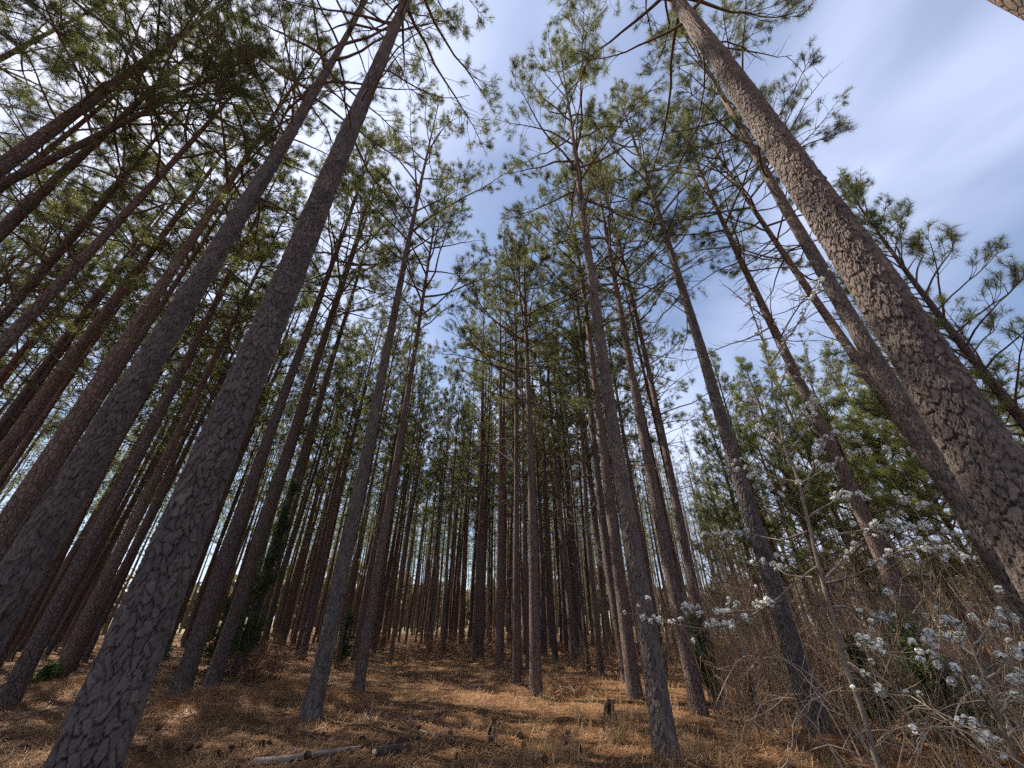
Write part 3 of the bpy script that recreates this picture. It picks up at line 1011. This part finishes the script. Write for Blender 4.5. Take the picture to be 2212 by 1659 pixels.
# arching bramble canes, each one on its own
rng = np.random.default_rng(61)
for k in range(34):
    x, y = sector_points(1, 5.6, 9.0, 30, 56, rng, 1.0)
    x, y = float(x[0]), float(y[0])
    z = float(ground_z(x, y))
    a = rng.uniform(0, 6.28); L = rng.uniform(1.0, 2.4); hgt = rng.uniform(0.35, 1.15)
    t = np.linspace(0, 1, 12)
    P = np.stack([np.cos(a) * L * t, np.sin(a) * L * t, hgt * np.sin(t ** 0.7 * 2.7) - 0.04], -1) + rng.normal(0, 0.018, (12, 3))
    mb = MB()
    tube(mb, P, np.linspace(0.0075, 0.003, 12), 5)
    for _ in range(7):
        j = int(rng.integers(2, 11))
        S = wander(rng, P[j], unit(rng.normal(0, 1, 3) + np.array([0, 0, 0.6])), rng.uniform(0.12, 0.5), 4, 0.2)
        tube(mb, S, np.linspace(0.004, 0.0015, 5), 4)
    o = link('bramble_cane', mb.mesh('bramble_cane', [M_PALETWIG]), loc=(x, y, z))
    tag(o, 'pale arching bramble cane tangled at the foot of the blossoms', 'bramble', 'bramble canes below the blossoms')

# ------------------------------------------------------------------ evergreen seedlings
def evergreen_mesh(H, wdt, seed, n=900):
    rng = np.random.default_rng(seed)
    mb = MB()
    tube(mb, wander(rng, (0, 0, -0.05), (0, 0, 1), H, 6, 0.04), np.linspace(0.006 + 0.006 * H, 0.004, 7), 5)
    leaf = MB()
    for k in range(int(26 + 14 * H)):
        t = rng.uniform(0.08, 0.98)
        a = rng.uniform(0, 6.28)
        L = wdt * (1.02 - t) ** 0.7 * rng.uniform(0.6, 1.1)
        S = wander(rng, (0, 0, t * H), (math.cos(a), math.sin(a), rng.uniform(0.1, 0.6)), L, 4, 0.12, 0.04)
        tube(mb, S, np.linspace(0.006, 0.002, 5), 3)
        m = int(14 + 50 * L)
        q = rng.uniform(0.15, 1, m)
        c = S[np.minimum((q * 4).astype(int), 4)] + rng.normal(0, 0.05 + 0.05 * L, (m, 3))
        d = unit(S[-1] - S[0]) + rng.normal(0, 0.4, (m, 3)); d /= np.linalg.norm(d, axis=1)[:, None]
        tufts(leaf, c, d, rng, 9, (0.04, 0.09), 0.011, 0, 0.05)
    return mb.mesh('stem', [M_TWIG]), leaf.mesh('foliage', [M_CEDAR], False)

def evergreen(label, base, H, wdt, seed, needle=None):
    s_, f_ = evergreen_mesh(H, wdt, seed)
    root = link('cedar_sapling', None, loc=tuple(base))
    tag(root, label, 'cedar')
    link('stem', s_, root); link('foliage', f_, root)
evergreen('small dark evergreen in the gap between the hummock pine and its neighbour', vertical_base(330, 1400, 15.5), 2.4, 0.75, 71)
evergreen('tall thin dark evergreen rising behind the bent footed pine', vertical_base(530, 1400, 15.0), 5.6, 0.8, 72)
evergreen('low spreading dark evergreen left of the dead brush heap'.replace('left of', 'beside'), vertical_base(480, 1380, 16.5), 2.0, 1.2, 73)
evergreen('tiny dark evergreen among far trunks past the broad footed pine', vertical_base(740, 1400, 19), 1.9, 0.7, 74)
evergreen('little evergreen seedling standing between two pine feet', on_ground(1535, 1512), 1.5, 0.42, 75)
evergreen('dark rounded evergreen behind the massive trunk and brambles', vertical_base(1985, 1430, 9.5), 1.6, 0.7, 76)
evergreen('slight evergreen tucked in the thicket under the blossom branches', vertical_base(1850, 1420, 9.6), 1.2, 0.45, 77)
evergreen('flat green seedling on straw past the thick grey trunk', vertical_base(105, 1450, 15.5), 0.35, 0.5, 78)

# ------------------------------------------------------------------ flowering pear
def cluster_mesh(seed):
    """umbel of small five-petalled flowers"""
    rng = np.random.default_rng(seed)
    mb = MB()
    nf = 18
    for k in range(nf):
        d = unit(rng.normal(0, 1, 3) + np.array([0, 0, 0.75]))
        c = d * rng.uniform(0.020, 0.033)
        a = unit(np.cross(d, rng.normal(0, 1, 3))); b = np.cross(d, a)
        r = rng.uniform(0.011, 0.0145)
        for q in range(5):
            th = q * 1.2566 + rng.normal(0, 0.1)
            e = a * math.cos(th) + b * math.sin(th)
            f = -a * math.sin(th) + b * math.cos(th)
            V = [c, c + e * r * 0.6 + f * r * 0.5 + d * 0.002, c + e * r * 1.15 + d * 0.004, c + e * r * 0.6 - f * r * 0.5 + d * 0.002]
            mb.add(V, [[0, 1, 2, 3]], 0)
    for k in range(4):
        d = unit(rng.normal(0, 1, 3) - np.array([0, 0, 0.2]))
        s = unit(np.cross(d, rng.normal(0, 1, 3)))
        mb.add([d * 0.006, d * 0.025 + s * 0.008, d * 0.046, d * 0.025 - s * 0.008], [[0, 1, 2, 3]], 1)
    return mb
CL_V = [cluster_mesh(500 + k) for k in range(5)]
CLUS = [c.mesh('blossom', [M_PETAL, M_PEARLEAF], False) for c in CL_V]

def smooth_line(P, n):
    P = np.asarray(P, float)
    t = np.concatenate([[0], np.cumsum(np.linalg.norm(np.diff(P, axis=0), axis=1))])
    s = np.linspace(0, t[-1], n)
    Q = np.stack([np.interp(s, t, P[:, k]) for k in range(3)], -1)
    for _ in range(3):
        Q[1:-1] = 0.25 * Q[:-2] + 0.5 * Q[1:-1] + 0.25 * Q[2:]
    return Q

def pear(label, stem_px, dist, branches, r0, seed, density=1.0):
    rng = np.random.default_rng(seed)
    S = [at_dist(x, y, dist + dd) for x, y, dd in stem_px]
    foot = S[0].copy(); foot[2] = float(ground_z(foot[0], foot[1])) - 0.05
    if S[0][2] > foot[2] + 0.3:
        S = [foot + np.array([0.03, 0, 0])] + S
    origin = S[0].copy()
    root = link('pear_tree', None, loc=tuple(origin))
    tag(root, label, 'pear tree')
    Q = smooth_line(S, 30) + rng.normal(0, 0.006, (30, 3))
    mb = MB()
    tube(mb, Q - origin, np.linspace(r0, 0.006, 30), 10)
    link('stem', mb.mesh('stem', [M_PEARBARK]), root)
    n_cl = 0
    rest = MB()
    def put(p):
        put.n += 1
        if put.n % 8 in (3, 6, 7) or put.n > 460:
            sc_ = rng.uniform(0.55, 0.85)
            v = CL_V[int(rng.integers(5))]
            rest.merge(v, Matrix.Translation(tuple(p - origin)) @ Matrix.Rotation(rng.uniform(0, 6.28), 4, 'Z') @ Matrix.Rotation(rng.normal(0, 0.5), 4, 'X') @ Matrix.Scale(sc_, 4))
            return
        o = link('blossom', CLUS[int(rng.integers(5))], root, loc=tuple(p - origin), rot=(rng.normal(0, 0.5), rng.normal(0, 0.5), rng.uniform(0, 6.28)), scl=rng.uniform(0.75, 1.12))
    put.n = 0
    for px, f0 in branches:
        B = smooth_line([at_dist(x, y, dist + dd) for x, y, dd in px], 16)
        B = B + np.cumsum(rng.normal(0, 0.006, B.shape), 0)
        mb = MB()
        tube(mb, B - origin, np.linspace(0.009 * (r0 / 0.027) + 0.003, 0.003, 16), 6)
        L = np.linalg.norm(np.diff(B, axis=0), axis=1).sum()
        nsp = int(L * 18 * density)
        for t in rng.uniform(f0, 1.0, nsp):
            j = min(int(t * 15), 14)
            p = B[j] + (B[j + 1] - B[j]) * (t * 15 - j)
            d = unit(unit(B[j + 1] - B[j]) * 0.5 + rng.normal(0, 0.6, 3) + np.array([0, 0, 0.35]))
            l = rng.choice([0.03, 0.06, 0.22], p=[0.5, 0.3, 0.2]) * rng.uniform(0.7, 1.4)
            K = wander(rng, p, d, l, 3, 0.15, 0.05)
            tube(mb, K - origin, np.linspace(0.003, 0.002, 4), 4)
            put(K[-1]); n_cl += 1
        put(B[-1])
        link('branch', mb.mesh('branch', [M_PEARBARK]), root)
    if rest.n:
        tag(link('blossom_spray', rest.mesh('blossom_spray', [M_PETAL, M_PEARLEAF], False), root), kind='stuff')
    print(label, 'clusters', n_cl)

pear('slender pear tree dotted with round white blossom clusters along thin arching branches',
     [(1891, 1655, 0), (1869, 1546, 0), (1826, 1437, 0), (1786, 1285, 0), (1760, 1197, 0), (1730, 1045, 0), (1690, 958, 0), (1672, 850, 0.1), (1650, 740, 0.1), (1640, 690, 0.1)], 5.6,
     [([(1650, 740, .1), (1625, 680, .2), (1615, 620, .3)], .1),
      ([(1660, 790, .1), (1720, 700, .3), (1760, 640, .4), (1775, 600, .5)], .2),
      ([(1690, 958, 0), (1760, 850, .2), (1810, 800, .4), (1835, 760, .5)], .25),
      ([(1730, 1045, 0), (1820, 990, .3), (1900, 960, .5), (1950, 980, .6)], .3),
      ([(1715, 1010, 0), (1655, 940, -.2), (1610, 900, -.3), (1585, 880, -.3)], .3),
      ([(1770, 1224, 0), (1690, 1297, -.2), (1620, 1345, -.4), (1530, 1368, -.5), (1470, 1350, -.5), (1394, 1330, -.5)], .3),
      ([(1690, 1297, -.2), (1640, 1318, -.3), (1590, 1322, -.3), (1540, 1330, -.2), (1475, 1315, -.1)], .2),
      ([(1755, 1245, 0), (1690, 1240, .2), (1668, 1212, .3), (1620, 1215, .4)], .5),
      ([(1745, 1150, 0), (1690, 1172, .2), (1640, 1158, .3), (1600, 1150, .4), (1513, 1162, .5)], .55),
      ([(1760, 1165, 0), (1847, 1145, .2), (1950, 1140, .4), (2060, 1155, .5)], .45),
      ([(1775, 1260, 0), (1850, 1240, -.2), (1930, 1190, -.3), (2010, 1180, -.4), (2085, 1215, -.4)], .35),
      ([(1820, 1400, 0), (1862, 1391, -.2), (1926, 1411, -.4), (1995, 1415, -.5)], .3),
      ([(1795, 1310, 0), (1840, 1315, .3), (1880, 1335, .4), (1940, 1350, .5), (2010, 1350, .6), (2090, 1362, .7)], .3),
      ([(1735, 1065, 0), (1770, 970, .2), (1805, 930, .3), (1860, 950, .5)], .3),
      ([(1730, 1045, 0), (1650, 1020, .2), (1600, 1012, .3), (1562, 1015, .4)], .4),
      ([(1690, 958, 0), (1640, 900, .3), (1605, 830, .5)], .2),
      ([(1700, 980, 0), (1760, 900, .3), (1750, 810, .4), (1725, 720, .5)], .2),
      ([(1745, 1120, 0), (1810, 1075, .2), (1880, 1070, .4), (1980, 1105, .5)], .3),
      ([(1745, 1130, 0), (1700, 1090, -.2), (1660, 1050, -.3), (1625, 1030, -.4)], .4),
      ([(1840, 1440, 0), (1880, 1480, -.2), (1900, 1500, -.3)], .5),
      ([(1672, 850, .1), (1700, 800, .3), (1690, 740, .4)], .2),
      ([(1775, 1260, 0), (1830, 1200, .2), (1880, 1150, .3), (1925, 1110, .3)], .3)], 0.027, 81)
pear('low spreading pear shrub with dull white blossoms tangled among brambles',
     [(2196, 1645, 0), (2165, 1560, 0), (2130, 1470, 0), (2100, 1400, 0), (2080, 1340, 0)], 4.9,
     [([(2130, 1470, 0), (2170, 1420, .2), (2205, 1395, .3)], .2),
      ([(2165, 1560, 0), (2105, 1490, -.2), (2045, 1440, -.3), (2020, 1425, -.3)], .3),
      ([(2160, 1550, 0), (2190, 1500, .2), (2212, 1470, .3)], .2),
      ([(2100, 1400, 0), (2140, 1350, .2), (2190, 1340, .3)], .2),
      ([(2180, 1600, 0), (2110, 1560, -.1), (2060, 1540, -.2)], .4),
      ([(2190, 1630, 0), (2150, 1600, .2), (2125, 1590, .3)], .3),
      ([(2110, 1420, 0), (2060, 1380, .2), (2010, 1370, .3)], .3)], 0.022, 82)

# ------------------------------------------------------------------ wood lying about
def fallen(label, a, b, r, seed, cat='branch', name='fallen_branch', m=M_DEADWOOD, twigs=0, cut=False):
    rng = np.random.default_rng(seed)
    a, b = on_ground(*a), on_ground(*b)
    n = 14
    P = np.array([a + (b - a) * t for t in np.linspace(0, 1, n)])
    P[:, 2] = ground_z(P[:, 0], P[:, 1]) + r * 0.75
    P += np.cumsum(rng.normal(0, 0.010 if not cut else 0.002, P.shape), 0) * np.array([1, 1, 0.3])
    o0 = P[0].copy()
    mb = MB()
    rad = np.linspace(r, r * (0.92 if cut else 0.45), n) * (1 + rng.normal(0, 0.04, n))
    tube(mb, P - o0, rad, 12)
    for k in range(twigs):
        j = int(rng.integers(2, n - 1))
        S = wander(rng, P[j] - o0, unit(rng.normal(0, 1, 3) + np.array([0, 0, 0.9])), rng.uniform(0.15, 0.5), 4, 0.15)
        tube(mb, S, np.linspace(r * 0.35, 0.002, 5), 4)
    if cut:
        root = link(name, None, loc=tuple(o0))
        link('bark', mb.mesh('log', [m]), root)
        for e, s in ((0, -1), (n - 1, 1)):
            cb = MB()
            d = unit(P[min(e + 1, n - 1)] - P[max(e - 1, 0)]) * s
            tube(cb, [P[e] - o0 - d * 0.004, P[e] - o0 + d * 0.006], [rad[e] * 0.93] * 2, 14)
            link('cut_end', cb.mesh('cut_end', [M_CUT]), root)
        return tag(root, label, cat)
    return tag(link(name, mb.mesh(name, [m]), loc=tuple(o0)), label, cat)

fallen('long pale fallen pole lying on straw in front of the broad footed pine', (545, 1652), (765, 1628), 0.04, 91)
fallen('short barked log with cut ends lying on straw in the clearing', (808, 1636), (866, 1622), 0.048, 92, 'log', 'cut_log', M_BARK_FAR, cut=True)
fallen('thin straight stick leaning on straw beside the broad footed pine', (658, 1592), (736, 1562), 0.014, 93, 'stick', 'stick')
fallen('slim pale stick lying across the sunny middle of the clearing', (905, 1579), (975, 1592), 0.014, 94, 'stick', 'stick', twigs=2)
fallen('forked dry branch lying below the slim mound pine', (785, 1541), (812, 1566), 0.016, 95, twigs=5)
fallen('dry branch with upright twigs lying in the shaded straw', (880, 1560), (908, 1562), 0.012, 96, twigs=6)
fallen('weathered stick between the hummock pine and the thick trunk', (440, 1552), (486, 1541), 0.013, 97, 'stick', 'stick', twigs=3)
fallen('curved bleached stick standing out from the shaded straw', (622, 1632), (650, 1622), 0.014, 98, 'stick', 'stick', twigs=3)
fallen('long bare branch on straw behind the thick plated trunk', (0, 1556), (130, 1530), 0.016, 99, twigs=6)
fallen('thin twiggy branch lying across the sunny straw by the clearing end', (1010, 1487), (1045, 1482), 0.014, 101, twigs=6)
fallen('bare branch fallen at the brush edge near the pale ridged pine', (1600, 1558), (1700, 1590), 0.018, 102, twigs=8)
fallen('long pale branch lying under the sunlit flank pine', (1640, 1570), (1800, 1612), 0.016, 103, twigs=8)

def stump(label, base, H, r, seed, name='tree_stump', lean=(0, 0)):
    """broken weathered stump with a ragged slanting top"""
    rng = np.random.default_rng(seed)
    sides, n = 22, 12
    th = np.arange(sides) * 2 * np.pi / sides
    edge = H * (0.62 + 0.38 * np.cos(th - 1.0)) * (1 + rng.normal(0, 0.09, sides))
    V = []
    for k in range(n):
        t = k / (n - 1)
        rr = r * (1 + 0.55 * math.exp(-t * 6)) * (1 - 0.35 * t) * (1 + 0.10 * np.sin(th * 5 + t * 3) + rng.normal(0, 0.03, sides))
        zz = -0.05 + (edge + 0.05) * t
        V.append(np.stack([rr * np.cos(th) + lean[0] * zz, rr * np.sin(th) + lean[1] * zz, zz], -1))
    V.append(V[-1] * np.array([0.45, 0.45, 0.8]))
    V = np.array(V)
    n += 1
    i = np.arange(n - 1)[:, None] * sides; j = np.arange(sides)[None, :]; j2 = (j + 1) % sides
    mb = MB()
    mb.add(V.reshape(-1, 3), np.stack([i + j, i + j2, i + sides + j2, i + sides + j], -1).reshape(-1, 4))
    return tag(link(name, mb.mesh(name, [M_STUMP]), loc=tuple(base)), label, 'stump')
M_STUMP = plain_material('rotten_wood', (0.07, 0.042, 0.026), (0.22, 0.135, 0.08), 16, bump=0.012)
stump('broken pointed brown stump beside the brush and pine feet', on_ground(1632, 1546), 0.62, 0.13, 111, lean=(0.12, 0))
stump('low rotten stump in dry grass behind the pale ridged pine', on_ground(1318, 1552), 0.27, 0.12, 112)
stump('crumbling straw covered stump in the sunny middle of the clearing', on_ground(1058, 1592), 0.13, 0.10, 113)

# heaps of dead brush
def brush_heap(label, base, rad, h, seed, n=150):
    rng = np.random.default_rng(seed)
    mb = MB()
    for k in range(n):
        a = rng.uniform(0, 6.28); q = rad * math.sqrt(rng.uniform())
        p = np.array([q * math.cos(a), q * math.sin(a), rng.uniform(0, h * (1 - q / rad * 0.7))])
        d = unit(np.array([rng.normal(), rng.normal(), rng.normal(0, 0.35)]))
        tube(mb, wander(rng, p, d, rng.uniform(0.3, 1.0), 4, 0.12), np.linspace(rng.uniform(0.004, 0.012), 0.002, 5), 4)
    C = rng.normal(0, 1, (n * 3, 3)) * np.array([rad * 0.5, rad * 0.5, h * 0.3]) + np.array([0, 0, h * 0.4])
    C[:, 2] = np.abs(C[:, 2])
    d = rng.normal(0, 1, C.shape); d /= np.linalg.norm(d, axis=1)[:, None]
    tufts(mb, C, d, rng, 12, (0.10, 0.18), 0.006, 1)
    return tag(link('brush_heap', mb.mesh('brush_heap', [M_BROWNTWIG, M_DEADLEAF], False), loc=tuple(base)), label, 'brush heap')
brush_heap('brown heap of dead brush and needles behind the bent footed pine', vertical_base(545, 1430, 16.0), 1.1, 0.85, 121)
brush_heap('wide low bank of dead brush across the end of the clearing', vertical_base(945, 1400, 21.0), 1.8, 0.8, 122, 240)
brush_heap('small pile of bleached twigs at the hummock pine foot', on_ground(420, 1532), 0.5, 0.22, 123, 70)
brush_heap('heap of dry leaves and twigs beside the sunlit edge pine', on_ground(1228, 1502), 0.6, 0.4, 124, 100)

# straw hummocks at pine feet
def hummock(label, base, rad, h, seed):
    rng = np.random.default_rng(seed)
    n, sides = 9, 26
    th = np.arange(sides) * 2 * np.pi / sides
    V = []
    for k in range(n):
        t = k / (n - 1)
        rr = rad * (1 - t) * (1 + 0.14 * np.sin(th * 3 + seed) + 0.05 * rng.normal(0, 1, sides))
        V.append(np.stack([rr * np.cos(th), rr * np.sin(th), -0.04 + h * np.sin(t * 1.57) + rng.normal(0, 0.012, sides)], -1))
    V = np.array(V)
    i = np.arange(n - 1)[:, None] * sides; j = np.arange(sides)[None, :]; j2 = (j + 1) % sides
    mb = MB()
    mb.add(V.reshape(-1, 3), np.stack([i + j, i + j2, i + sides + j2, i + sides + j], -1).reshape(-1, 4))
    N = int(2600 * rad)
    a = rng.uniform(0, 6.28, N); q = rad * np.sqrt(rng.uniform(0, 1, N))
    C = np.stack([q * np.cos(a), q * np.sin(a), h * np.cos(q / rad * 1.5)], -1)
    d = np.stack([np.cos(a), np.sin(a), rng.normal(0, 0.35, N)], -1) + rng.normal(0, 0.6, (N, 3)); d /= np.linalg.norm(d, axis=1)[:, None]
    tufts(mb, C, d, rng, 3, (0.10, 0.18), 0.006, 0, 0.02)
    return tag(link('straw_mound', mb.mesh('straw_mound', [M_STRAW], False), loc=tuple(base)), label, 'straw mound')
hummock('mound of pine straw around the slim dark pine', on_ground(735, 1512), 0.75, 0.22, 131)
hummock('straw hummock in front of the dark pine past the thick trunk', on_ground(455, 1530), 1.0, 0.26, 132)
hummock('straw rise under the reddish pine', on_ground(130, 1502), 0.9, 0.22, 133)
hummock('low straw mound in shade behind the broad footed pine', on_ground(610, 1500), 0.9, 0.2, 134)

# pine cones on the straw
def cone_mesh(seed):
    rng = np.random.default_rng(seed)
    mb = MB()
    P = np.array([[0, 0, z] for z in np.linspace(0, 0.085, 7)])
    tube(mb, P, [0.008, 0.02, 0.026, 0.025, 0.02, 0.012, 0.004], 8)
    for k in range(34):
        z = 0.008 + 0.07 * k / 34
        a = k * 2.399
        r = 0.030 * math.sin(0.5 + 2.4 * k / 34)
        e = np.array([math.cos(a), math.sin(a), 0.0]); f = np.array([-math.sin(a), math.cos(a), 0])
        c = np.array([0, 0, z])
        mb.add([c + e * r * 0.5 - f * 0.008, c + e * r * 0.5 + f * 0.008, c + e * (r + 0.010) + f * 0.006 + [0, 0, 0.008], c + e * (r + 0.010) - f * 0.006 + [0, 0, 0.008]], [[0, 1, 2, 3]])
    return mb.mesh('pine_cone', [M_CONE], False)
CONE = [cone_mesh(600 + k) for k in range(3)]
rng = np.random.default_rng(141)
for k in range(46):
    px, py = rng.uniform(760, 1330), rng.uniform(1560, 1654)
    if k > 30:
        px, py = rng.uniform(300, 700), rng.uniform(1570, 1650)
    p = on_ground(px, py)
    o = link('pine_cone', CONE[k % 3], loc=(p[0], p[1], p[2] + 0.03), rot=(rng.uniform(1.2, 1.9), rng.normal(0, 0.3), rng.uniform(0, 6.28)), scl=rng.uniform(0.8, 1.25))
    tag(o, 'small dark pine cone lying on the straw of the clearing', 'pine cone', 'pine cones on the clearing')
print('done', time.time() - T0)
